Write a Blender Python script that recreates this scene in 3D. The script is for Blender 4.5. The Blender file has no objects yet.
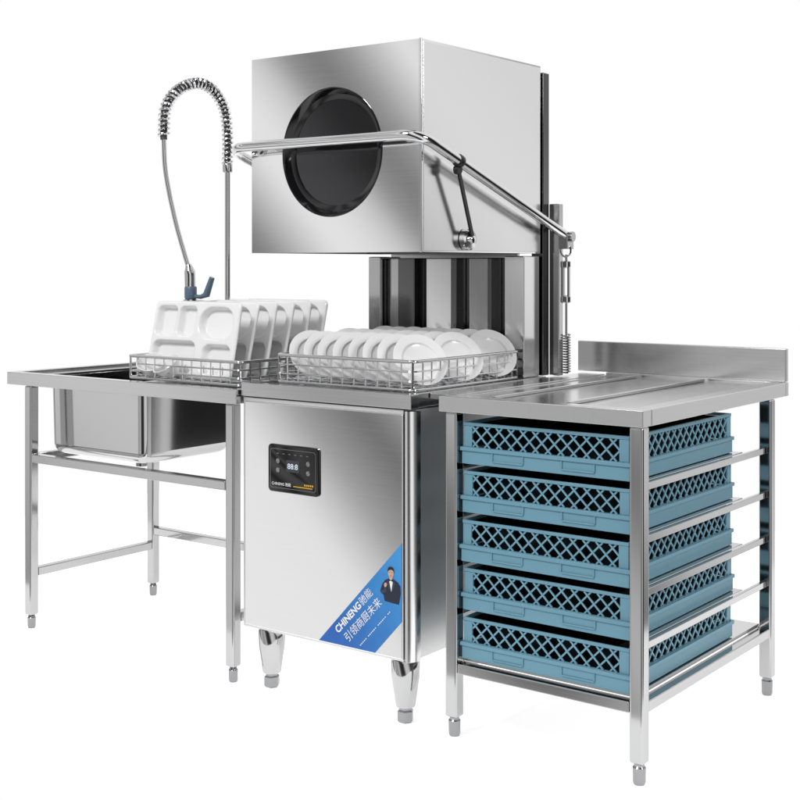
import bpy, bmesh, math, random
from mathutils import Vector, Matrix
random.seed(7)
scene = bpy.context.scene
COL = scene.collection
scene.view_settings.view_transform = 'Standard'
scene.view_settings.look = 'None'
scene.view_settings.exposure = 0

# ------------------------------------------------------------ materials
def mat_new(name):
    m = bpy.data.materials.new(name); m.use_nodes = True
    nt = m.node_tree; b = nt.nodes['Principled BSDF']
    return m, nt, b

def steel(name, col=0.66, rough=0.12, axis='X', brush=0.0, wav=0.0, var=0.02):
    m, nt, b = mat_new(name)
    b.inputs['Metallic'].default_value = 1.0
    tc = nt.nodes.new('ShaderNodeTexCoord')
    mp = nt.nodes.new('ShaderNodeMapping')
    s = {'X': (3, 260, 260), 'Y': (260, 3, 260), 'Z': (260, 260, 3)}[axis]
    mp.inputs['Scale'].default_value = s
    n = nt.nodes.new('ShaderNodeTexNoise'); n.inputs['Scale'].default_value = 1.0
    n.inputs['Detail'].default_value = 3
    nt.links.new(tc.outputs['Object'], mp.inputs['Vector'])
    nt.links.new(mp.outputs['Vector'], n.inputs['Vector'])
    mr = nt.nodes.new('ShaderNodeMapRange')
    mr.inputs['To Min'].default_value = max(0.02, rough-0.012)
    mr.inputs['To Max'].default_value = rough+0.02
    nt.links.new(n.outputs['Fac'], mr.inputs['Value'])
    nt.links.new(mr.outputs['Result'], b.inputs['Roughness'])
    cr = nt.nodes.new('ShaderNodeMapRange')
    cr.inputs['To Min'].default_value = col*(1-var)
    cr.inputs['To Max'].default_value = col*(1+var)
    nt.links.new(n.outputs['Fac'], cr.inputs['Value'])
    cc = nt.nodes.new('ShaderNodeCombineColor')
    for i in range(3): nt.links.new(cr.outputs['Result'], cc.inputs[i])
    nt.links.new(cc.outputs[0], b.inputs['Base Color'])
    last = None
    if brush > 0:
        bp = nt.nodes.new('ShaderNodeBump'); bp.inputs['Strength'].default_value = brush
        bp.inputs['Distance'].default_value = 0.001
        nt.links.new(n.outputs['Fac'], bp.inputs['Height'])
        last = bp
    if wav > 0:
        n2 = nt.nodes.new('ShaderNodeTexNoise'); n2.inputs['Scale'].default_value = 2.0
        n2.inputs['Detail'].default_value = 0
        nt.links.new(tc.outputs['Object'], n2.inputs['Vector'])
        b2 = nt.nodes.new('ShaderNodeBump'); b2.inputs['Strength'].default_value = 1.0
        b2.inputs['Distance'].default_value = wav
        nt.links.new(n2.outputs['Fac'], b2.inputs['Height'])
        if last: nt.links.new(last.outputs['Normal'], b2.inputs['Normal'])
        last = b2
    if last: nt.links.new(last.outputs['Normal'], b.inputs['Normal'])
    return m

def plain(name, col, rough=0.4, metal=0.0, coat=0.0, var=0.04, spec=0.5):
    m, nt, b = mat_new(name)
    b.inputs['Metallic'].default_value = metal
    b.inputs['Roughness'].default_value = rough
    b.inputs['Coat Weight'].default_value = coat
    b.inputs['Coat Roughness'].default_value = 0.08
    b.inputs['Specular IOR Level'].default_value = spec
    tc = nt.nodes.new('ShaderNodeTexCoord')
    n = nt.nodes.new('ShaderNodeTexNoise'); n.inputs['Scale'].default_value = 14
    n.inputs['Detail'].default_value = 4
    nt.links.new(tc.outputs['Object'], n.inputs['Vector'])
    mx = nt.nodes.new('ShaderNodeMix'); mx.data_type = 'RGBA'
    mx.inputs['A'].default_value = (*[c*(1-var) for c in col], 1)
    mx.inputs['B'].default_value = (*[min(1, c*(1+var)) for c in col], 1)
    nt.links.new(n.outputs['Fac'], mx.inputs['Factor'])
    nt.links.new(mx.outputs['Result'], b.inputs['Base Color'])
    return m

M_FRONT = steel('stainless_panel', 0.80, 0.06, 'X', 0.0, 0.0005)
M_SIDE = steel('stainless_side', 0.74, 0.12, 'Z', 0.0, 0.0005)
M_COLUMN = steel('stainless_column', 0.42, 0.10, 'Z', 0.0, 0.0008)
M_HSIDE = steel('stainless_hood_side', 0.88, 0.20, 'Z', 0.0, 0.0005)
M_CABSIDE = steel('stainless_cabinet_side', 0.82, 0.48, 'Z', 0.0)
M_PILLAR = steel('stainless_pillar', 0.82, 0.22, 'Z', 0.0)
M_TUBE = steel('stainless_tube', 0.48, 0.10, 'Z')
M_TUBEX = steel('stainless_tube_horizontal', 0.48, 0.10, 'X')
M_TOP = steel('stainless_top', 0.60, 0.18, 'X', 0.04, 0, 0.05)
M_TOPR = steel('stainless_top_brushed', 0.62, 0.22, 'Y', 0.05, 0, 0.05)
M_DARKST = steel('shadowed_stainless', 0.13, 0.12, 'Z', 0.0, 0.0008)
M_BASIN = steel('basin_steel', 0.52, 0.08, 'X', 0.0, 0.0008)
M_CHROME = plain('chrome', (0.72, 0.72, 0.73), 0.06, 1.0)
M_COIL = plain('coil_steel', (0.58, 0.58, 0.59), 0.12, 1.0)
M_WIRE = plain('steel_wire', (0.62, 0.62, 0.63), 0.14, 1.0)
M_BLACK = plain('black_rubber', (0.012, 0.012, 0.013), 0.35)
M_HOSE = plain('grey_hose', (0.06, 0.06, 0.065), 0.4)
M_FOOTM = plain('grey_metal_foot', (0.30, 0.30, 0.31), 0.16, 1.0)
M_GLOSS = plain('black_gloss', (0.006, 0.006, 0.007), 0.08, 0.0)
M_GLASS = plain('dark_window_glass', (0.055, 0.055, 0.058), 0.07, 0.9)
M_CHINA = plain('white_china', (0.83, 0.83, 0.83), 0.13, 0, 0.4, 0.01)
M_MELA = plain('white_melamine', (0.85, 0.85, 0.85), 0.20, 0, 0.3, 0.01)
M_BLUE = plain('blue_plastic', (0.15, 0.325, 0.42), 0.40, 0, 0, 0.05)
M_BLUE2 = plain('blue_plastic_lattice', (0.17, 0.36, 0.46), 0.36, 0, 0, 0.05)
M_CRATESHADE = plain('crate_inner_shade', (0.008, 0.012, 0.015), 0.7, 0, 0, 0.05, 0.1)  # near-black colour stands in for the shade inside the crates
M_GRIP = plain('blue_grey_grip', (0.10, 0.15, 0.21), 0.4)
M_WHITE = plain('white_print', (0.85, 0.85, 0.85), 0.4, 0, 0, 0.0)
M_YEL = plain('yellow_print', (0.75, 0.42, 0.02), 0.4, 0, 0, 0.0)
M_SKIN = plain('printed_skin', (0.62, 0.37, 0.27), 0.5, 0, 0, 0.0)
M_SUIT = plain('printed_suit', (0.008, 0.014, 0.035), 0.5, 0, 0, 0.0)
M_LAPEL = plain('printed_lapel', (0.03, 0.045, 0.085), 0.5, 0, 0, 0.0)
M_HAIR = plain('printed_hair', (0.008, 0.006, 0.005), 0.5, 0, 0, 0.0)
M_LCD = plain('display_grey', (0.035, 0.038, 0.042), 0.2, 0, 0, 0.0)

def sticker_mat():
    m, nt, b = mat_new('blue_sticker')
    b.inputs['Roughness'].default_value = 0.3
    tc = nt.nodes.new('ShaderNodeTexCoord')
    sp = nt.nodes.new('ShaderNodeSeparateXYZ')
    nt.links.new(tc.outputs['Object'], sp.inputs[0])
    ad = nt.nodes.new('ShaderNodeMath'); ad.operation = 'ADD'
    nt.links.new(sp.outputs['X'], ad.inputs[0]); nt.links.new(sp.outputs['Z'], ad.inputs[1])
    vo = nt.nodes.new('ShaderNodeTexNoise'); vo.inputs['Scale'].default_value = 26
    nt.links.new(tc.outputs['Object'], vo.inputs['Vector'])
    mm = nt.nodes.new('ShaderNodeMath'); mm.operation = 'MULTIPLY_ADD'; mm.inputs[1].default_value = 0.16
    nt.links.new(vo.outputs['Fac'], mm.inputs[0]); nt.links.new(ad.outputs[0], mm.inputs[2])
    r = nt.nodes.new('ShaderNodeValToRGB')
    mr = nt.nodes.new('ShaderNodeMapRange')
    mr.inputs['From Min'].default_value = -0.12; mr.inputs['From Max'].default_value = 0.33
    mr.clamp = True
    nt.links.new(mm.outputs[0], mr.inputs['Value'])
    nt.links.new(mr.outputs['Result'], r.inputs['Fac'])
    r.color_ramp.elements[0].color = (0.01, 0.11, 0.42, 1)
    r.color_ramp.elements[1].color = (0.05, 0.30, 0.68, 1)
    nt.links.new(r.outputs['Color'], b.inputs['Base Color'])
    return m
M_STICK = sticker_mat()

# ------------------------------------------------------------ mesh builder
class MB:
    def __init__(self): self.bm = bmesh.new()
    def box(self, x0, x1, y0, y1, z0, z1, mi=0):
        v = [self.bm.verts.new(p) for p in [(x0,y0,z0),(x1,y0,z0),(x1,y1,z0),(x0,y1,z0),(x0,y0,z1),(x1,y0,z1),(x1,y1,z1),(x0,y1,z1)]]
        for f in [(0,3,2,1),(4,5,6,7),(0,1,5,4),(1,2,6,5),(2,3,7,6),(3,0,4,7)]:
            fc = self.bm.faces.new([v[i] for i in f]); fc.material_index = mi
        return self
    def loft(self, loops, cap0=True, cap1=True, closed=True):
        vl = [[self.bm.verts.new(p) for p in lp] for lp in loops]
        n = len(vl[0])
        for a, b in zip(vl[:-1], vl[1:]):
            for i in range(n if closed else n-1):
                j = (i+1) % n
                self.bm.faces.new([a[i], a[j], b[j], b[i]])
        if cap0: self.bm.faces.new(list(reversed(vl[0])))
        if cap1: self.bm.faces.new(vl[-1])
        return self
    def tube(self, pts, r, seg=12, cap=True, radii=None):
        pts = [Vector(p) for p in pts]
        T = []
        for i in range(len(pts)):
            a = pts[max(0, i-1)]; b = pts[min(len(pts)-1, i+1)]
            T.append((b-a).normalized())
        up = Vector((0,0,1)) if abs(T[0].z) < 0.9 else Vector((0,1,0))
        N = (up - T[0]*up.dot(T[0])).normalized()
        loops = []
        for i, p in enumerate(pts):
            N = (N - T[i]*N.dot(T[i])).normalized()
            B = T[i].cross(N)
            rr = radii[i] if radii else r
            loops.append([p + (N*math.cos(2*math.pi*k/seg) + B*math.sin(2*math.pi*k/seg))*rr for k in range(seg)])
        return self.loft(loops, cap, cap)
    def lathe(self, prof, o=(0,0,0), axis=(0,0,1), seg=32, cap0=True, cap1=True):
        ax = Vector(axis).normalized(); o = Vector(o)
        u = Vector((1,0,0)) if abs(ax.x) < 0.9 else Vector((0,1,0))
        u = (u - ax*u.dot(ax)).normalized(); w = ax.cross(u)
        loops = [[o + ax*h + (u*math.cos(2*math.pi*k/seg)+w*math.sin(2*math.pi*k/seg))*max(r, 1e-4) for k in range(seg)] for r, h in prof]
        return self.loft(loops, cap0, cap1)
    def bar(self, p, q, w, t, nrm):
        p = Vector(p); q = Vector(q); n = Vector(nrm).normalized()
        d = (q-p).normalized(); s = d.cross(n).normalized()
        lo = [[e + s*a*w/2 + n*b*t/2 for a, b in [(-1,-1),(1,-1),(1,1),(-1,1)]] for e in (p, q)]
        return self.loft(lo)
    def poly(self, pts):
        self.bm.faces.new([self.bm.verts.new(p) for p in pts]); return self
    def finish(self, name, off=(0,0,0), mats=(), smooth=True, sharp=35, recalc=True):
        if recalc: bmesh.ops.recalc_face_normals(self.bm, faces=self.bm.faces)
        bmesh.ops.translate(self.bm, verts=self.bm.verts, vec=-Vector(off))
        me = bpy.data.meshes.new(name); self.bm.to_mesh(me); self.bm.free()
        for m in mats: me.materials.append(m)
        if smooth:
            me.polygons.foreach_set('use_smooth', [True]*len(me.polygons))
            if sharp: me.set_sharp_from_angle(angle=math.radians(sharp))
        return me

def obj(name, me, parent=None, loc=(0,0,0), bevel=0, label=None):
    o = bpy.data.objects.new(name, me); COL.objects.link(o)
    o.location = loc
    if parent: o.parent = parent
    if bevel:
        md = o.modifiers.new('bevel', 'BEVEL'); md.width = bevel; md.segments = 2
        md.limit_method = 'ANGLE'; md.harden_normals = True
    if label: o['label'] = label
    return o

def thing(name, loc, label, category, group=None, me=None):
    o = bpy.data.objects.new(name, me); COL.objects.link(o); o.location = loc
    if me is None: o.empty_display_size = 0.1
    o['label'] = label; o['category'] = category
    if group: o['group'] = group
    return o

def part(name, mb, parent, mat, bevel=0, label=None, sharp=35, recalc=True, smooth=True):
    """mb is in world coordinates; parents all have identity rotation"""
    wl = Vector(parent.location); p = parent.parent
    while p: wl += Vector(p.location); p = p.parent
    mb.bm.verts.ensure_lookup_table()
    xs = [v.co for v in mb.bm.verts]
    c = Vector([(min(v[i] for v in xs)+max(v[i] for v in xs))/2 for i in range(3)])
    mats = mat if isinstance(mat, (list, tuple)) else [mat]
    me = mb.finish(name, c, mats, smooth, None if bevel else sharp, recalc)
    return obj(name, me, parent, c-wl, bevel, label)

def fillet(pts, rad, n=8):
    pts = [Vector(p) for p in pts]; out = [pts[0]]
    for i in range(1, len(pts)-1):
        a = (pts[i-1]-pts[i]).normalized(); b = (pts[i+1]-pts[i]).normalized()
        p0 = pts[i]+a*rad; p1 = pts[i]+b*rad
        for k in range(n+1):
            t = k/n; out.append(p0*(1-t)**2*1.0 + pts[i]*2*t*(1-t) + p1*t*t)
    out.append(pts[-1]); return out

def catmull(pts, n=10):
    pts = [Vector(p) for p in pts]; P = [pts[0]*2-pts[1]]+pts+[pts[-1]*2-pts[-2]]; out = []
    for i in range(1, len(P)-2):
        a, b, c, d = P[i-1:i+3]
        for k in range(n):
            t = k/n
            out.append(0.5*((2*b)+(c-a)*t+(2*a-5*b+4*c-d)*t*t+(3*b-a-3*c+d)*t**3))
    out.append(pts[-1]); return out

def helix(path, R, pitch, per=12):
    path = [Vector(p) for p in path]
    L = [0]
    for a, b in zip(path[:-1], path[1:]): L.append(L[-1]+(b-a).length)
    tot = L[-1]; n = int(tot/pitch*per)
    T = (path[1]-path[0]).normalized()
    up = Vector((0,1,0)) if abs(T.z) > 0.7 else Vector((0,0,1))
    N = (up - T*up.dot(T)).normalized(); out = []; j = 0
    for i in range(n+1):
        s = tot*i/n
        while j < len(L)-2 and L[j+1] < s: j += 1
        T = (path[j+1]-path[j]).normalized()
        p = path[j].lerp(path[j+1], (s-L[j])/max(1e-9, L[j+1]-L[j]))
        N = (N - T*N.dot(T)).normalized(); B = T.cross(N)
        a = 2*math.pi*i/per
        out.append(p + (N*math.cos(a)+B*math.sin(a))*R)
    return out

def rrect(cx, cy, w, d, r, z, n=6):
    out = []
    for sx, sy, a0 in [(1,1,0),(-1,1,90),(-1,-1,180),(1,-1,270)]:
        for k in range(n+1):
            a = math.radians(a0+90*k/n)
            out.append((cx+sx*(w/2-r)+r*math.cos(a), cy+sy*(d/2-r)+r*math.sin(a), z))
    return out

def text_mb(txt, width, x0, z0, y, ang=0, bold=0.0, height=None):
    cu = bpy.data.curves.new('t', 'FONT'); cu.body = txt; cu.size = 1; cu.offset = bold
    cu.resolution_u = 4
    o = bpy.data.objects.new('t', cu); COL.objects.link(o)
    bpy.context.view_layer.update()
    me = bpy.data.meshes.new_from_object(o.evaluated_get(bpy.context.evaluated_depsgraph_get()))
    mb = MB(); mb.bm.from_mesh(me)
    bpy.data.objects.remove(o); bpy.data.curves.remove(cu); bpy.data.meshes.remove(me)
    vs = mb.bm.verts
    mnx = min(v.co.x for v in vs); mxx = max(v.co.x for v in vs)
    s = width/(mxx-mnx); ca, sa = math.cos(ang), math.sin(ang)
    sz = s
    if height:
        mny = min(v.co.y for v in vs); mxy = max(v.co.y for v in vs); sz = height/(mxy-mny)
    for v in vs:
        a = (v.co.x-mnx)*s; b = v.co.y*sz
        v.co = Vector((x0+a*ca-b*sa, y, z0+a*sa+b*ca))
    for f in mb.bm.faces:
        f.normal_update()
        if f.normal.y > 0: f.normal_flip()
    return mb

# ------------------------------------------------------------ floor
mfl, nt, b = mat_new('glowing_white_floor')
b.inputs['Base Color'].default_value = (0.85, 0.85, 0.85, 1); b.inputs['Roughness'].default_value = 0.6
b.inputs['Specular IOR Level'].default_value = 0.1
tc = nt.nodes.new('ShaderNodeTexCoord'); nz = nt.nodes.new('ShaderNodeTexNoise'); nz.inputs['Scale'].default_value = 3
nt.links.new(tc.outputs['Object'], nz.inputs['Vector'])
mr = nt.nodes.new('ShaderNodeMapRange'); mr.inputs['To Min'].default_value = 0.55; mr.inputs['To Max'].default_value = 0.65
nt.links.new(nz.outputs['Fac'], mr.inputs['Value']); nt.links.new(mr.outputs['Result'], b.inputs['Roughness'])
b.inputs['Emission Color'].default_value = (1, 1, 1, 1); b.inputs['Emission Strength'].default_value = 0.60  # glow added to wash shadows off the floor
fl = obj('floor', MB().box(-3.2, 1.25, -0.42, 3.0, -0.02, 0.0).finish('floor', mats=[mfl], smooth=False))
fl['kind'] = 'structure'; fl['label'] = 'plain white studio floor sheet with an added glow'

# ------------------------------------------------------------ dishwasher
DW = thing('commercial_dishwasher', (-0.3, 0.3, 0), 'stainless steel hood type dishwasher with raised hood and round window', 'dishwasher')
BX0, BX1, BY0, BY1 = -0.598, 0.0, -0.03, 0.64
cb = MB()
cb.box(BX0, BX1-0.02, BY0+0.004, BY1, 0.17, 0.832)
cb.box(BX1-0.0195, BX1-0.002, BY0+0.038, BY1, 0.171, 0.831)
cab = part('cabinet', cb, DW, M_CABSIDE, 0.002)
FY = BY0
panel = part('front_panel', MB().box(BX0+0.012, BX1-0.016, FY-0.004, FY+0.0035, 0.178, 0.822), DW, M_FRONT, 0.003)
cpx, cpy, R = BX1-0.0145, BY0+0.0355, 0.034
def pil(z):
    return [(cpx+0.002, cpy, z)] + [(cpx+(R-0.008)*math.cos(math.radians(a))+0.002, cpy+R*math.sin(math.radians(a)), z) for a in range(-90, 1, 9)]
part('corner_pillar', MB().loft([pil(0.172), pil(0.829)]), DW, M_PILLAR, 0.0)
wt = MB()
wt.box(BX0, BX1+0.012, BY0-0.006, BY0+0.03, 0.836, 0.874)
wt.box(BX0, BX1+0.002, BY1-0.0, BY1+0.03, 0.836, 0.874)
wt.box(BX0, BX0+0.03, BY0+0.031, BY1-0.001, 0.836, 0.874)
wt.box(BX1-0.028, BX1+0.002, BY0+0.031, BY1-0.001, 0.836, 0.874)
wt.box(BX0+0.031, BX1-0.029, BY0+0.031, BY1-0.001, 0.838, 0.866)
part('worktop', wt, DW, M_TOP, 0.002)
FEET = [(-0.040, 0.010), (-0.52, 0.010), (-0.045, 0.58), (-0.52, 0.58)]
for fx, fy in FEET:
    leg = part('leg', MB().lathe([(0.036, 0.169), (0.039, 0.164), (0.038, 0.12), (0.027, 0.045), (0.025, 0.042)], (fx, fy, 0), seg=32), DW, M_TUBE)
    part('foot', MB().lathe([(0.018, 0.043), (0.018, 0.034), (0.023, 0.03), (0.023, 0.006), (0.018, 0.0)], (fx, fy, 0), seg=6), leg, M_FOOTM)

# hood: flat sheet box with a round opening, no bottom
HX0, HX1, HY0, HY1, HZ0, HZ1 = -0.632, -0.014, 0.045, 0.662, 1.248, 1.818
hm = MB(); bm = hm.bm
WC = (-0.327, 1.5305); WR = 0.180
per = 32; outer = []
for (ax, az), (bx, bz) in [((HX0,HZ0),(HX1,HZ0)), ((HX1,HZ0),(HX1,HZ1)), ((HX1,HZ1),(HX0,HZ1)), ((HX0,HZ1),(HX0,HZ0))]:
    for k in range(per):
        t = k/per; outer.append((ax+(bx-ax)*t, az+(bz-az)*t))
ov = [bm.verts.new((x, HY0, z)) for x, z in outer]
iv = []
for x, z in outer:
    a = math.atan2(z-WC[1], x-WC[0]); iv.append(bm.verts.new((WC[0]+WR*math.cos(a), HY0, WC[1]+WR*math.sin(a))))
n = len(ov)
for i in range(n):
    j = (i+1) % n; bm.faces.new([ov[i], ov[j], iv[j], iv[i]])
bk = [bm.verts.new(p) for p in [(HX0,HY1,HZ0),(HX1,HY1,HZ0),(HX1,HY1,HZ1),(HX0,HY1,HZ1)]]
bm.faces.new(ov[per:2*per+1] + [bk[2], bk[1]])
bm.faces.new(ov[2*per:3*per+1] + [bk[3], bk[2]])
bm.faces.new(ov[3*per:4*per] + [ov[0]] + [bk[0], bk[3]])
bm.faces.new([bk[0], bk[1], bk[2], bk[3]])
hood = part('hood', hm, DW, M_FRONT, smooth=False)
so = hood.modifiers.new('thick', 'SOLIDIFY'); so.thickness = 0.012; so.offset = -1
part('corner_seam', MB().box(HX1-0.006, HX1+0.003, HY0-0.003, HY0+0.006, HZ0-0.001, HZ1+0.002), hood, M_CHROME, 0.0025)
part('side_sheet', MB().box(HX1-0.001, HX1+0.002, HY0+0.009, HY1-0.004, HZ0+0.004, HZ1-0.006), hood, M_HSIDE, 0.0008)
win = part('window', MB().lathe([(0.0, 0.0), (0.1495, 0.0), (0.1495, 0.006), (0.0, 0.006)], (WC[0], HY0+0.022, WC[1]), (0,1,0), 96), hood, M_GLASS)
part('window_frame', MB().lathe([(0.150, 0.028), (0.150, 0.021), (0.156, 0.019), (0.166, 0.017), (0.176, 0.001), (0.179, -0.0025), (0.1825, -0.0015), (0.1825, -0.0005), (0.1795, 0.0), (0.1795, 0.028)], (WC[0], HY0, WC[1]), (0,1,0), 96, False, False), win, M_GLOSS)

# rear columns and guide panels, highlights and dark gaps put into the steel tones
part('rear_column', MB().box(-0.625, -0.575, 0.59, 0.655, 0.875, 1.24), DW, M_COLUMN, 0.003)
part('rear_column', MB().box(-0.085, -0.016, 0.57, 0.66, 0.875, 1.24), DW, M_SIDE, 0.003)
part('back_panel', MB().box(-0.574, -0.086, 0.645, 0.66, 0.875, 1.79), DW, M_COLUMN, 0.002)
for xa, xb, yy, mt in [(-0.56, -0.505, 0.62, M_COLUMN), (-0.50, -0.435, 0.585, M_DARKST), (-0.41, -0.30, 0.615, M_SIDE), (-0.297, -0.275, 0.59, M_DARKST),
                       (-0.235, -0.16, 0.60, M_COLUMN), (-0.157, -0.142, 0.585, M_DARKST)]:
    part('guide_channel', MB().box(xa, xb, yy, 0.644, 0.875, 1.235), DW, mt, 0.003)
part('back_post', MB().box(-0.05, -0.008, 0.668, 0.705, 0.875, 1.80), DW, M_DARKST, 0.003)
part('back_post', MB().box(-0.006, 0.028, 0.700, 0.728, 0.875, 1.40), DW, M_TUBE, 0.003)

# handle
hp = fillet([(0.03, 0.745, 1.302), (0.03, -0.02, 1.555), (-0.665, -0.02, 1.555), (-0.665, 0.745, 1.302)], 0.07, 12)
handle = part('handle', MB().tube(hp, 0.0145, 20), DW, M_CHROME)
br = MB()
br.box(0.008, 0.044, 0.725, 0.765, 1.262, 1.315)
br.lathe([(0.016, -0.006), (0.016, 0.006)], (0.048, 0.745, 1.300), (1,0,0), 20)
part('handle_bracket', br, DW, M_TUBE, 0.002)
part('handle_bracket', MB().box(-0.684, -0.66, 0.64, 0.76, 1.262, 1.315), DW, M_TUBE, 0.002)
part('handle_collar', MB().lathe([(0.0175, -0.008), (0.0182, -0.006), (0.0182, 0.006), (0.0175, 0.008)], (0.03, 0.16, 1.4955), (0, 0.9495, -0.314), 20), handle, M_BLACK)
lk = MB()
lk.bar((0.026, 0.160, 1.478), (0.016, 0.246, 1.290), 0.012, 0.006, (1, 0, 0))
lk.lathe([(0.012, -0.006), (0.014, 0), (0.012, 0.009)], (0.024, 0.160, 1.472), (1,0,0), 20)
link = part('link_arm', lk, DW, M_BLACK)
part('pivot_disc', MB().lathe([(0.030, -0.016), (0.030, 0.0), (0.026, 0.005), (0.012, 0.006), (0.010, 0.014), (0.002, 0.016)], (0.006, 0.248, 1.284), (1,0,0), 32), link, M_CHROME)

# counterbalance spring
SX, SY = 0.03, 0.742
tb = part('tension_rod', MB().tube([(SX, SY, 1.120), (SX, SY, 0.985)], 0.004), DW, M_TUBE)
part('tension_rod', MB().tube([(SX, SY, 1.245), (SX, SY, 1.215)], 0.004), DW, M_TUBE)
tt = MB()
tt.bar((SX-0.009, SY, 1.215), (SX-0.009, SY, 1.105), 0.006, 0.008, (0,1,0))
tt.bar((SX+0.009, SY, 1.215), (SX+0.009, SY, 1.105), 0.006, 0.008, (0,1,0))
tt.lathe([(0.007, 0), (0.014, 0.004), (0.014, 0.02), (0.007, 0.024)], (SX, SY, 1.203), seg=16)
tt.lathe([(0.007, 0), (0.014, 0.004), (0.014, 0.02), (0.007, 0.024)], (SX, SY, 1.095), seg=16)
part('turnbuckle', tt, tb, M_TUBE)
part('hook', MB().tube(catmull([(SX, SY, 1.238), (SX+0.014, SY, 1.248), (SX+0.014, SY, 1.268), (SX, SY, 1.278), (SX-0.014, SY, 1.268), (SX-0.014, SY, 1.245), (SX, SY, 1.235)]), 0.003, 8), tb, M_TUBE)
part('coil_spring', MB().tube(helix([(SX, SY, 1.000), (SX, SY, 0.880)], 0.012, 0.0080, 12), 0.0022, 6), tb, M_FOOTM)

# control panel
def panel_loop(x0, x1, z0, z1, r, y):
    return [(a, y, c) for a, c, _ in rrect((x0+x1)/2, (z0+z1)/2, x1-x0, z1-z0, r, 0)]
PX0, PX1, PZ0, PZ1 = -0.489, -0.300, 0.574, 0.708
PY = FY-0.004
cp = part('control_panel', MB().loft([panel_loop(PX0, PX1, PZ0, PZ1, 0.012, PY+0.001), panel_loop(PX0, PX1, PZ0, PZ1, 0.012, PY-0.004), panel_loop(PX0+0.003, PX1-0.003, PZ0+0.003, PZ1-0.003, 0.010, PY-0.006)]), DW, M_GLOSS)
TY = PY-0.0068
lp0 = panel_loop(PX0+0.010, PX1-0.010, PZ0+0.012, PZ1-0.012, 0.008, TY); lp1 = panel_loop(PX0+0.0112, PX1-0.0112, PZ0+0.0132, PZ1-0.0132, 0.007, TY)
part('printed_border', MB().loft([lp0, lp1], False, False), cp, M_FOOTM, recalc=False)
dsp = part('display', MB().loft([panel_loop(-0.419, -0.369, 0.634, 0.667, 0.003, PY-0.0055), panel_loop(-0.419, -0.369, 0.634, 0.667, 0.003, PY-0.0075)]), cp, M_LCD)
m_dig, nt, b = mat_new('display_digits'); b.inputs['Base Color'].default_value = (0.6, 0.7, 0.8, 1)
b.inputs['Emission Color'].default_value = (0.85, 0.93, 1, 1); b.inputs['Emission Strength'].default_value = 0.35
part('digits', text_mb('88:8', 0.038, -0.413, 0.643, PY-0.0080, height=0.015), dsp, m_dig, recalc=False)
for bx in (-0.450, -0.338):
    for bz in (0.662, 0.636):
        part('button', MB().lathe([(0.0070, 0), (0.0070, 0.0014), (0.0058, 0.0018), (0.0052, 0.0010), (0.0, 0.0010)], (bx, PY-0.0058, bz), (0,-1,0), 20), cp, M_FOOTM)
icons = MB()
for i in range(6):
    x = -0.455+i*0.022
    icons.poly([(x, TY-0.0002, 0.682), (x+0.008, TY-0.0002, 0.682), (x+0.008, TY-0.0002, 0.684), (x, TY-0.0002, 0.684)])
part('indicator_marks', icons, cp, M_FOOTM, recalc=False)
part('lettering', text_mb('CHINENG 驰能', 0.072, -0.473, 0.594, TY-0.0004, bold=0.008), cp, M_WHITE, recalc=False)
ys = MB(); ys.poly([(-0.392, TY-0.0004, 0.594), (-0.322, TY-0.0004, 0.594), (-0.322, TY-0.0004, 0.5965), (-0.392, TY-0.0004, 0.5965)])
for i in range(5):
    ys.poly([(-0.352+i*0.007, TY-0.0004, 0.600), (-0.347+i*0.007, TY-0.0004, 0.600), (-0.347+i*0.007, TY-0.0004, 0.605), (-0.352+i*0.007, TY-0.0004, 0.605)])
part('yellow_stripe', ys, cp, M_YEL, recalc=False)

# sticker: diagonal band
QY = FY-0.0048
st = part('sticker', MB().poly([(-0.304, QY, 0.181), (-0.108, QY, 0.181), (-0.0185, QY, 0.278), (-0.0185, QY, 0.484)]), DW, M_STICK, recalc=False, label='blue diagonal advertising sticker with white slogan')
ang = math.radians(46.5); ca_, sa_ = math.cos(ang), math.sin(ang)
lx0, lz0 = -0.234, 0.2115
part('lettering', text_mb('CHINENG', 0.118, lx0, lz0, QY-0.0006, ang, 0.03), st, M_WHITE, recalc=False)
part('lettering', text_mb('驰能', 0.052, lx0+0.122*ca_, lz0+0.122*sa_, QY-0.0006, ang, 0.0), st, M_WHITE, recalc=False)
part('lettering', text_mb('引领商厨未来', 0.168, -0.199, 0.1945, QY-0.0006, ang, 0.0), st, M_WHITE, recalc=False)
sm = MB()
for i in range(22):
    u0 = 0.004+i*0.0068
    if i % 7 == 5: continue
    p = [(u0, 0.0), (u0+0.0042, 0.0), (u0+0.0042, 0.0026), (u0, 0.0026)]
    sm.poly([(-0.160+a*ca_-c*sa_, QY-0.0006, 0.188+a*sa_+c*ca_) for a, c in p])
part('small_print', sm, st, M_WHITE, recalc=False)
def ell(cx, cz, rx, rz, y, n=20, a0=0, a1=360, tilt=0):
    out = []
    for k in range(n):
        a = math.radians(a0+(a1-a0)*k/(n if a1-a0 == 360 else n-1))
        x = rx*math.cos(a); z = rz*math.sin(a); t = math.radians(tilt)
        out.append((cx+x*math.cos(t)-z*math.sin(t), y, cz+x*math.sin(t)+z*math.cos(t)))
    return out
cx, cz, S = -0.053, 0.377, 0.84
def flat(pts2, y): return [(cx+a*S, y, cz+c*S) for a, c in pts2]
pr = st
part('printed_suit', MB().poly(flat([(-0.026, -0.062), (0.030, -0.066), (0.038, -0.030), (0.036, -0.008), (0.026, 0.003), (0.010, 0.010), (-0.010, 0.010), (-0.025, 0.003), (-0.036, -0.012), (-0.044, -0.034), (-0.030, -0.044)], QY-0.0008)), pr, M_SUIT, recalc=False)
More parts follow.
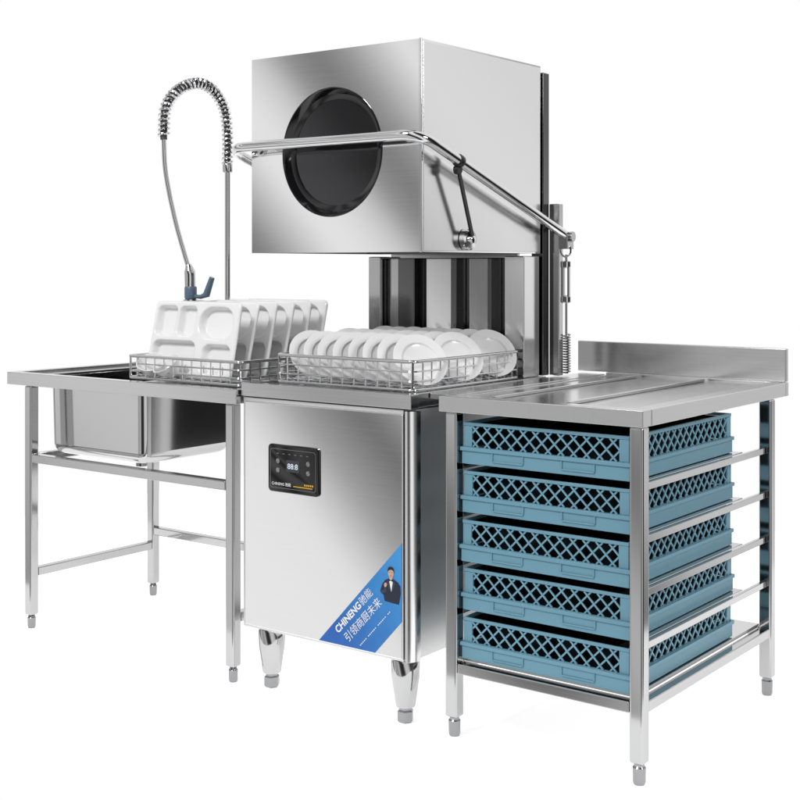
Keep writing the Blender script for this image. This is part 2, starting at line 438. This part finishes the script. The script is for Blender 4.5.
part('printed_shirt', MB().poly(flat([(-0.010, 0.010), (0.008, 0.010), (0.001, -0.030)], QY-0.0010)), pr, M_WHITE, recalc=False)
part('printed_lapel', MB().poly(flat([(-0.010, 0.0105), (-0.017, -0.004), (-0.012, -0.010), (-0.002, -0.030), (0.001, -0.030), (-0.009, -0.002)], QY-0.0011)), pr, M_LAPEL, recalc=False)
part('printed_lapel', MB().poly(flat([(0.008, 0.0105), (0.0075, -0.002), (0.001, -0.030), (0.004, -0.030), (0.012, -0.012), (0.016, -0.004)], QY-0.0011)), pr, M_LAPEL, recalc=False)
part('printed_sleeve', MB().poly(flat([(-0.044, -0.034), (-0.036, -0.042), (-0.018, -0.030), (-0.022, -0.016), (-0.027, -0.018), (-0.027, -0.026)], QY-0.0011)), pr, M_LAPEL, recalc=False)
part('printed_neck', MB().poly(flat([(-0.007, 0.010), (0.005, 0.010), (0.0055, 0.018), (-0.0075, 0.018)], QY-0.0011)), pr, M_SKIN, recalc=False)
part('printed_face', MB().poly(ell(cx-0.001*S, cz+0.0285*S, 0.0112*S, 0.0155*S, QY-0.0012, tilt=4)), pr, M_SKIN, recalc=False)
ft = MB()
for ex in (-0.0055, 0.0035):
    ft.poly(ell(cx+ex*S, cz+0.0305*S, 0.0017*S, 0.0009*S, QY-0.0014, 8))
ft.poly(ell(cx-0.001*S, cz+0.0205*S, 0.0034*S, 0.0008*S, QY-0.0014, 8))
part('printed_features', ft, pr, M_HAIR, recalc=False)
part('printed_hand', MB().poly(ell(cx-0.022*S, cz-0.011*S, 0.0055*S, 0.0075*S, QY-0.0013, tilt=-20)), pr, M_SKIN, recalc=False)
part('printed_hair', MB().poly(flat([(-0.0125, 0.029), (-0.0135, 0.038), (-0.010, 0.046), (-0.002, 0.049), (0.007, 0.047), (0.0115, 0.040), (0.0110, 0.030), (0.0085, 0.037), (0.002, 0.0395), (-0.006, 0.038), (-0.0100, 0.035)], QY-0.0014)), pr, M_HAIR, recalc=False)
part('printed_bow_tie', MB().poly(flat([(-0.010, 0.011), (-0.001, 0.0075), (0.008, 0.011), (0.008, 0.001), (-0.001, 0.0055), (-0.010, 0.001)], QY-0.0014)), pr, M_HAIR, recalc=False)

# ------------------------------------------------------------ sink table
ST = thing('sink_table', (-1.14, 0.26, 0), 'stainless steel sink table with single basin and tall spring faucet', 'sink table')
TX0, TX1, TY0, TY1, TZ = -1.675, -0.604, -0.05, 0.56, 0.853
BXa, BXb, BYa, BYb = -1.575, -1.10, 0.045, 0.45
tm = MB()
tm.box(TX0, TX1, TY0, TY0+0.030, TZ-0.042, TZ)
tm.box(TX0, TX1, TY1-0.030, TY1, TZ-0.042, TZ)
tm.box(TX0, TX0+0.03, TY0+0.031, TY1-0.031, TZ-0.042, TZ)
tm.box(TX1-0.03, TX1, TY0+0.031, TY1-0.031, TZ-0.042, TZ)
zt = TZ-0.009
tm.box(TX0+0.031, BXa+0.005, TY0+0.031, TY1-0.031, zt-0.01, zt)
tm.box(BXb-0.005, TX1-0.031, TY0+0.031, TY1-0.031, zt-0.01, zt)
tm.box(BXa+0.006, BXb-0.006, TY0+0.031, BYa+0.005, zt-0.01, zt)
tm.box(BXa+0.006, BXb-0.006, BYb-0.005, TY1-0.031, zt-0.01, zt)
part('tabletop', tm, ST, M_TOP, 0.002)
bs = MB()
cxb, cyb, wb, db = (BXa+BXb)/2, (BYa+BYb)/2, BXb-BXa, BYb-BYa
bl = [rrect(cxb, cyb, wb, db, 0.030, zt-0.011), rrect(cxb, cyb, wb-0.008, db-0.008, 0.030, 0.612)]
for k in range(1, 7):
    a = math.radians(15*k); ins = 0.008+0.064*(1-math.cos(a)); bl.append(rrect(cxb, cyb, wb-ins, db-ins, 0.030, 0.612-0.036*math.sin(a)))
bs.loft(bl, False, True)
basin = part('basin', bs, ST, M_BASIN)
so = basin.modifiers.new('thick', 'SOLIDIFY'); so.thickness = 0.003; so.offset = -1
wn = basin.modifiers.new('wn', 'WEIGHTED_NORMAL'); wn.weight = 100
part('drain', MB().lathe([(0.03, 0.574), (0.03, 0.545), (0.02, 0.54), (0.02, 0.53)], (cxb, cyb, 0), seg=24), basin, M_FOOTM)
def sqleg(x, y, z0, z1, w, parent, footr):
    leg = part('leg', MB().box(x-w/2, x+w/2, y-w/2, y+w/2, z0, z1), parent, M_TUBE, 0.006)
    leg.modifiers['bevel'].segments = 4
    part('foot', MB().lathe([(footr*0.8, z0+0.004), (footr*0.8, z0-0.006), (footr, z0-0.010), (footr*0.95, 0.006), (footr*0.8, 0.0)], (x, y, 0), seg=20), leg, M_FOOTM)
LW = 0.034
for lx, ly in [(-1.575, -0.025), (-0.640, -0.025), (-1.575, 0.515), (-0.640, 0.515)]:
    sqleg(lx, ly, 0.045, TZ-0.043, LW, ST, 0.014)
h = 0.015
part('crossbar', MB().box(-1.557, -0.658, -0.025-h, -0.025+h, 0.555, 0.583), ST, M_TUBEX, 0.003)
part('crossbar', MB().box(-1.575-h, -1.575+h, -0.007, 0.497, 0.172, 0.200), ST, M_TUBE, 0.003)
part('crossbar', MB().box(-0.640-h, -0.640+h, -0.007, 0.497, 0.172, 0.200), ST, M_TUBE, 0.003)
part('crossbar', MB().box(-1.557, -0.658, 0.515-h, 0.515+h, 0.225, 0.253), ST, M_TUBEX, 0.003)
part('crossbar', MB().box(-1.575-h, -1.575+h, -0.007, 0.497, 0.555, 0.583), ST, M_TUBE, 0.003)

# faucet
fz = MB(); RX, RY = -1.18, 0.50
fz.lathe([(0.028, 0), (0.028, 0.03), (0.016, 0.036), (0.016, 0.09), (0.010, 0.10)], (RX, RY, zt), seg=24)
fz.tube([(RX, RY, zt+0.1), (RX, RY, 1.60)], 0.0095, 16)
FA = part('faucet', fz, ST, M_COIL)
arch = catmull([(RX, RY, 1.56), (RX, RY, 1.67), (-1.182, 0.485, 1.755), (-1.186, 0.435, 1.815), (-1.192, 0.365, 1.832), (-1.200, 0.285, 1.800), (-1.206, 0.235, 1.735), (-1.205, 0.225, 1.640)], 40)
down = catmull([(-1.205, 0.225, 1.640), (-1.196, 0.226, 1.52), (-1.165, 0.240, 1.36), (-1.122, 0.258, 1.205)], 12)
part('hose', MB().tube(arch[::4]+down[1:2], 0.0115, 12), FA, M_HOSE)
part('spray_pipe', MB().tube([arch[-12]]+down, 0.0080, 12), FA, M_COIL)
part('hose_spring', MB().tube(helix(arch, 0.0160, 0.0165, 20), 0.0052, 10), FA, M_CHROME)
nz_ = MB()
nz_.tube(catmull([(-1.122, 0.258, 1.215), (-1.118, 0.26, 1.19), (-1.118, 0.262, 1.15), (-1.115, 0.262, 1.10)], 6), 0.012, 16, radii=[0.009+0.009*min(1, i/6) for i in range(19)])
nz_.lathe([(0.012, 0.0), (0.024, -0.006), (0.026, -0.03), (0.020, -0.034)], (-1.115, 0.262, 1.105), seg=24)
NZ = part('spray_nozzle', nz_, FA, M_COIL)
part('spray_grip', MB().lathe([(0.0185, 0.0), (0.0205, 0.004), (0.0205, 0.036), (0.0185, 0.040)], (-1.1155, 0.262, 1.102), seg=24), NZ, M_GRIP)
part('spray_lever', MB().tube([(-1.105, 0.262, 1.110), (-1.075, 0.268, 1.108), (-1.052, 0.272, 1.115), (-1.030, 0.276, 1.172)], 0.008, 12, radii=[0.006, 0.007, 0.012, 0.009]), NZ, M_GRIP)
part('hose_bracket', MB().lathe([(0.015, 1.535), (0.0175, 1.54), (0.0175, 1.565), (0.015, 1.57)], (RX, RY, 0), seg=24), FA, M_COIL)

# ------------------------------------------------------------ rack table
RT = thing('rack_table', (0.38, 0.42, 0), 'stainless steel outlet table with backsplash and runners holding dish crates', 'table')
RX0, RX1, RY0, RY1, RZ = 0.09, 0.668, -0.022, 0.885, 0.876
rt = MB()
rt.box(RX0, RX1, RY0, RY0+0.045, RZ-0.040, RZ)
rt.box(RX0, RX1, RY1-0.001, RY1+0.022, RZ-0.04, RZ)
rt.box(RX1-0.045, RX1, RY0+0.046, RY1-0.002, RZ-0.04, RZ)
rt.box(RX0, RX0+0.02, RY0+0.046, RY1-0.002, RZ-0.04, RZ-0.006)
rt.box(RX0+0.021, RX1-0.046, RY0+0.046, RY1-0.002, RZ-0.02, RZ-0.009)
rt.box(0.004, RX0-0.001, 0.06, RY1-0.002, RZ-0.02, RZ-0.004)
rt.box(0.20, 0.212, 0.06, 0.86, RZ-0.0085, RZ+0.0)
rt.box(0.42, 0.432, 0.06, 0.86, RZ-0.0085, RZ+0.0)
part('tabletop', rt, RT, M_TOPR, 0.002)
part('backsplash', MB().box(-0.01, RX1, RY1+0.0, RY1+0.020, RZ+0.001, 0.973), RT, M_TOP, 0.003)
QW = 0.036
for lx, ly in [(0.121, 0.006), (0.645, 0.006), (0.121, 0.80), (0.645, 0.80)]:
    sqleg(lx, ly, 0.05, RZ-0.041, QW, RT, 0.016)
CR_Z = [0.205+0.125*i for i in range(5)]
for z in CR_Z[1:]:
    for sx, xx in ((1, 0.645), (-1, 0.121)):
        m = MB()
        m.box(xx-0.006, xx+0.006, 0.026, 0.78, z-0.022, z-0.0045)
        m.box(min(xx-sx*0.0065, xx-sx*0.040), max(xx-sx*0.0065, xx-sx*0.040), 0.027, 0.64, z-0.0055, z-0.0025)
        part('runner', m, RT, M_TUBE, 0.0015)
part('crossbar', MB().box(0.140, 0.626, -0.010, 0.022, 0.165, 0.192), RT, M_TUBEX, 0.003)
part('crossbar', MB().box(0.140, 0.626, 0.784, 0.816, 0.165, 0.192), RT, M_TUBEX, 0.003)
for xx in (0.121, 0.645):
    part('crossbar', MB().box(xx-0.015, xx+0.015, 0.025, 0.781, 0.165, 0.192), RT, M_TUBE, 0.003)
part('lower_shelf', MB().box(0.138, 0.628, 0.024, 0.782, 0.1925, 0.2015), RT, M_TOP, 0.001)

# ------------------------------------------------------------ dish crates
CW, CD, CH = 0.470, 0.60, 0.106
W2, D2 = CW/2, CD/2
cr = MB(); t = 0.006
def band(z0, z1, o):
    cr.box(-W2-o, W2+o, -D2-o, -D2+t-o, z0, z1); cr.box(-W2-o, W2+o, D2-t+o, D2+o, z0, z1)
    cr.box(-W2-o, -W2+t-o, -D2+t-o+1e-4, D2-t+o-1e-4, z0, z1); cr.box(W2-t+o, W2+o, -D2+t-o+1e-4, D2-t+o-1e-4, z0, z1)
ZB = 0.043
band(0.0, 0.033, 0.003)
band(0.0335, ZB, 0.007)
band(0.0975, CH, 0.001)
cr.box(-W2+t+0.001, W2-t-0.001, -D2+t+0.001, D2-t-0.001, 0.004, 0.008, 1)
cr.box(-W2-0.0005, W2+0.0005, -D2-0.0005, -D2+0.008, ZB-0.003, ZB+0.0004)
cr.box(W2-0.008, W2+0.0006, -D2+0.009, D2-0.009, ZB-0.003, ZB+0.0004)
cl = 0.026
for sx in (-1, 1):
    for sy in (-1, 1):
        x0, x1 = sorted((sx*(W2-cl), sx*W2)); y0, y1 = sorted((sy*(D2-t), sy*D2))
        cr.box(x0, x1, y0, y1, ZB+0.0005, 0.097)
        x0, x1 = sorted((sx*(W2-t), sx*W2)); y0, y1 = sorted((sy*(D2-cl), sy*(D2-t-1e-4)))
        cr.box(x0, x1, y0, y1, ZB+0.0005, 0.097)
for sy in (-1, 1):
    ya, yb = sorted((sy*(D2+0.0032), sy*(D2+0.0062)))
    for cxg in (-0.10, 0.10):
        cr.box(cxg-0.045, cxg+0.045, ya, yb, 0.010, 0.0135)
        for q in (-0.045, 0.045): cr.box(cxg+q-0.002, cxg+q+0.002, ya, yb, 0.0137, 0.033)
for i in range(-2, 3):
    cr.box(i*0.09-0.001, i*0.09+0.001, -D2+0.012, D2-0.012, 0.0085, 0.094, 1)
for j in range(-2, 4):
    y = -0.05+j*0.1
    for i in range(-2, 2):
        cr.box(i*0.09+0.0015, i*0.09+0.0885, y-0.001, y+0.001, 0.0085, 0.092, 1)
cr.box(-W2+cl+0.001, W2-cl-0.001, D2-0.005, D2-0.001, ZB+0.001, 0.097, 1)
cr.box(-W2+0.001, -W2+0.005, -D2+cl+0.001, D2-cl-0.001, ZB+0.001, 0.097, 1)  # solid rear and left walls added to keep the crate interior dark
crate_me = cr.finish('dish_crate', mats=[M_BLUE, M_CRATESHADE], sharp=35)
def lattice(L, H, cell, w, fn, nrm):
    m = MB(); k = -int(H/cell)-1
    while k*cell < L+H:
        for s in (1, -1):
            a = k*cell
            xs = lambda z: a+z if s == 1 else a+(H-z)
            if s == 1: z0 = max(0, -a); z1 = min(H, L-a)
            else: z0 = max(0, a+H-L); z1 = min(H, a+H)
            if z1-z0 > 0.004:
                off = 0.0008*s
                m.bar(Vector(fn(xs(z0), z0))+Vector(nrm)*off, Vector(fn(xs(z1), z1))+Vector(nrm)*off, w, 0.003, nrm)
        k += 1
    return m
zb = ZB+0.0006; HH = 0.0535
LX, LY = CW-2*cl, CD-2*cl
la_x = lattice(LX, HH, HH*2/3, 0.0042, lambda a, z: (a-LX/2, 0, z+zb), (0,1,0)).finish('lattice_wall', mats=[M_BLUE2], smooth=False)
la_y = lattice(LY, HH, HH*2/3, 0.0042, lambda a, z: (0, a-LY/2, z+zb), (1,0,0)).finish('lattice_wall', mats=[M_BLUE2], smooth=False)
yofs = [0.0, 0.004, -0.003, 0.002, 0.0]
for i, z in enumerate(CR_Z):
    c = bpy.data.objects.new('dish_crate', crate_me); COL.objects.link(c)
    c.location = (0.383, D2+0.008+yofs[i], z-0.001)
    c['label'] = 'blue plastic dish crate with lattice walls sliding on steel runners'; c['category'] = 'dish crate'; c['group'] = 'dish crates stacked under the table'
    md = c.modifiers.new('bevel', 'BEVEL'); md.width = 0.0010; md.segments = 2; md.limit_method = 'ANGLE'; md.harden_normals = False
    for me, l in ((la_x, (0, -D2+0.003, 0)), (la_y, (W2-0.003, 0, 0))):
        o = bpy.data.objects.new('lattice_wall', me); COL.objects.link(o); o.parent = c; o.location = l

# ------------------------------------------------------------ wire baskets
def basket(loc, W, D, H, label):
    m = MB(); r = 0.0025
    w, d = W/2, D/2
    def ring(z, rr):
        c = fillet([(0,-d,z),(w,-d,z),(w,d,z),(-w,d,z),(-w,-d,z),(0,-d,z)], 0.02, 4)
        m.tube(c, rr, 8)
    ring(H*0.34, r); ring(H*0.67, r)
    nx = int(W/0.040); ny = int(D/0.040)
    for i in range(1, nx):
        x = -w+W*i/nx
        m.tube([(x,-d,H),(x,-d,0.004),(x,d,0.004),(x,d,H)], r, 8)
    for i in range(1, ny):
        y = -d+D*i/ny
        m.tube([(-w,y,H),(-w,y,0.0090),(w,y,0.0090),(w,y,H)], r, 8)
    for i in range(2, nx-1, 1):
        for y in (-d*0.66, -d*0.33, 0, d*0.33, d*0.66):
            x = -w+W*i/nx+0.006
            m.tube([(x, y, 0.006), (x, y, 0.045)], 0.0016, 6)
    me = m.finish('wire_basket', mats=[M_WIRE])
    o = thing('wire_basket', loc, label, 'wire basket', 'steel wire dish baskets', me)
    m = MB()
    for z, rr in ((H, 0.0048), (0.0042, 0.0040)):
        c = fillet([(0,-d,z),(w,-d,z),(w,d,z),(-w,d,z),(-w,-d,z),(0,-d,z)], 0.02, 5)
        m.tube(c, rr, 12)
    for sx in (-1, 1):
        for sy in (-1, 1):
            m.tube([(sx*(w-0.006), sy*(d-0.004), 0.004), (sx*(w-0.006), sy*(d-0.004), H+0.004)], 0.0035, 8)
    obj('rim', m.finish('rim', mats=[M_WIRE]), o)
    return o
basket((-0.265, 0.285, 0.875), 0.490, 0.530, 0.080, 'steel wire basket full of tilted white plates on the dishwasher')
basket((-0.900, 0.270, 0.8535), 0.490, 0.500, 0.072, 'steel wire basket holding white compartment trays on the sink table')

# plates: shallow, thin, crisp step to a flat rim
prof = [(0.0, 0.0), (0.050, 0.0), (0.0515, 0.0008), (0.0545, 0.0050), (0.0565, 0.0056), (0.0785, 0.0080), (0.0792, 0.0085), (0.0785, 0.0091), (0.0565, 0.0072), (0.0540, 0.0066), (0.0510, 0.0024), (0.0495, 0.0016), (0.0, 0.0016)]
def lathe_mesh(name, prof, mat, seg=56, sharp=60):
    m = MB(); m.lathe(prof, seg=seg, cap0=False, cap1=False)
    bmesh.ops.remove_doubles(m.bm, verts=m.bm.verts, dist=0.0003)
    return m.finish(name, mats=[mat], sharp=sharp)
plate_me = lathe_mesh('plate', prof, M_CHINA, 64, 38)
for row, y in enumerate((0.110, 0.285, 0.460)):
    for i in range(8):
        x = -0.440+i*0.0535+random.uniform(-0.002, 0.002)
        o = thing('plate', (x, y+random.uniform(-0.003, 0.003), 0.951), 'round white china plate standing tilted in the wire basket', 'plate', 'white plates in the basket', plate_me)
        nrm = Vector((0.72+random.uniform(-.03,.03), -0.42+random.uniform(-.03,.03), 0.54)).normalized()
        o.rotation_euler = nrm.to_track_quat('Z', 'Y').to_euler()

# trays: relief sheet with compartments
def tray_mesh():
    W, H = 0.375, 0.245; nx, ny = 120, 84
    comps = [(-0.128, 0.058, 0.090, 0.100, 0.020), (-0.036, 0.058, 0.078, 0.100, 0.020), (0.090, 0.054, 0.146, 0.106, 0.050),
             (-0.078, -0.057, 0.190, 0.106, 0.026), (0.108, -0.061, 0.120, 0.098, 0.026)]
    def sd(x, y, cx, cy, w, h, r):
        qx = abs(x-cx)-w/2+r; qy = abs(y-cy)-h/2+r
        return math.hypot(max(qx,0), max(qy,0))+min(max(qx,qy),0)-r
    def ss(a, b, v):
        t = max(0, min(1, (v-a)/(b-a))); return t*t*(3-2*t)
    m = MB(); g = []
    for j in range(ny+1):
        row = []
        for i in range(nx+1):
            x = -W/2+W*i/nx; y = -H/2+H*j/ny
            d = min(sd(x, y, *c) for c in comps)
            z = -0.026*(1-ss(-0.009, 0.0, d))
            e = sd(x, y, 0, 0, W, H, 0.02)
            z -= 0.006*ss(-0.006, 0.0, e)
            if e > 0:
                k = 1-e/math.hypot(x, y)*1.05; x *= k; y *= k
            row.append(m.bm.verts.new((x, y, z)))
        g.append(row)
    for j in range(ny):
        for i in range(nx):
            m.bm.faces.new([g[j][i], g[j][i+1], g[j+1][i+1], g[j+1][i]])
    return m.finish('compartment_tray', mats=[M_MELA], sharp=None)
tray_me = tray_mesh()
for i in range(6):
    o = thing('compartment_tray', (-0.955+random.uniform(-0.003, 0.003), 0.115+i*0.081, 0.979), 'white melamine compartment tray standing upright in the wire basket', 'tray', 'white compartment trays', tray_me)
    o.rotation_euler = (math.radians(90-14+random.uniform(-1.5, 1.5)), 0, math.radians(random.uniform(-1.5, 1.5)))
    so = o.modifiers.new('thick', 'SOLIDIFY'); so.thickness = 0.002; so.offset = -1

bowl_me = lathe_mesh('bowl', [(0.0, 0.004), (0.020, 0.004), (0.022, 0.0), (0.024, 0.005), (0.038, 0.020), (0.046, 0.042), (0.047, 0.043), (0.045, 0.043), (0.036, 0.023), (0.022, 0.009), (0.0, 0.008)], M_CHINA, 40)
for bx, by, rx, ry in [(-1.075, 0.062, 0.5, 0.3), (-0.985, 0.062, 0.6, -0.2)]:
    o = thing('bowl', (bx, by, 0.872), 'small white bowl lying in the tray basket', 'bowl', 'small white bowls', bowl_me)
    o.rotation_euler = (rx, ry, 0)

# ------------------------------------------------------------ world: made-up surround, slanted bands shaped to streak the steel reflections
w = bpy.data.worlds.new('World'); scene.world = w; w.use_nodes = True
nt = w.node_tree; bg = nt.nodes['Background']
tc = nt.nodes.new('ShaderNodeTexCoord'); sx = nt.nodes.new('ShaderNodeSeparateXYZ')
nt.links.new(tc.outputs['Generated'], sx.inputs[0])
at = nt.nodes.new('ShaderNodeMath'); at.operation = 'ARCTAN2'
nt.links.new(sx.outputs['Y'], at.inputs[0]); nt.links.new(sx.outputs['X'], at.inputs[1])
mr = nt.nodes.new('ShaderNodeMapRange'); mr.inputs['From Min'].default_value = -math.pi; mr.inputs['From Max'].default_value = math.pi
nt.links.new(at.outputs[0], mr.inputs['Value'])
ma = nt.nodes.new('ShaderNodeMath'); ma.operation = 'MULTIPLY_ADD'; ma.inputs[1].default_value = 0.12
nt.links.new(sx.outputs['Z'], ma.inputs[0]); nt.links.new(mr.outputs['Result'], ma.inputs[2])
rp = nt.nodes.new('ShaderNodeValToRGB')
nt.links.new(ma.outputs[0], rp.inputs['Fac'])
stops = [(0.0, .9), (.04, .5), (.060, .10), (.076, .6), (.095, 1.0), (.114, 0.95), (.121, .42), (.129, .16), (.134, .35), (.140, 1.0), (.147, .9), (.154, .13), (.161, .4), (.168, 1.0), (.180, .25),
         (.20, 1.0), (.25, .06), (.32, .03), (.36, 1.0), (.42, 1.0), (.46, .12), (.52, .02), (.61, .02), (.634, .08), (.650, .38), (.657, 1.0),
         (.671, 1.0), (.680, .45), (.694, .9), (.72, 1.0), (.975, 1.0), (1.0, .9)]
e = rp.color_ramp.elements
while len(e) > 1: e.remove(e[-1])
e[0].position = 0; e[0].color = (stops[0][1],)*3+(1,)
for p, v in stops[1:]:
    q = e.new(p); q.color = (v, v, v, 1)
nt.links.new(rp.outputs['Color'], bg.inputs['Color']); bg.inputs['Strength'].default_value = 1.0

def area(name, loc, target, size, power):
    l = bpy.data.lights.new(name, 'AREA'); l.energy = power; l.size = size; l.shape = 'SQUARE'
    o = bpy.data.objects.new(name, l); COL.objects.link(o); o.location = loc
    o.rotation_euler = (Vector(target)-Vector(loc)).to_track_quat('-Z', 'Y').to_euler()
area('added_key_light', (-0.6, -3.0, 3.8), (-0.4, 0.2, 0.8), 1.0, 110)  # unseen area light added to brighten dishes and crates
area('added_fill_light', (3.6, -0.2, 2.6), (0.0, 0.3, 0.8), 1.0, 55)  # unseen area light added to lift the plates from the right

cam = bpy.data.cameras.new('camera'); co = bpy.data.objects.new('camera', cam); COL.objects.link(co)
co.location = (2.027, -2.757, 1.213); co.rotation_euler = (math.radians(90), 0, math.radians(37))
cam.lens = 58.5; cam.sensor_width = 36; cam.shift_y = -135/800; cam.clip_end = 200
scene.camera = co
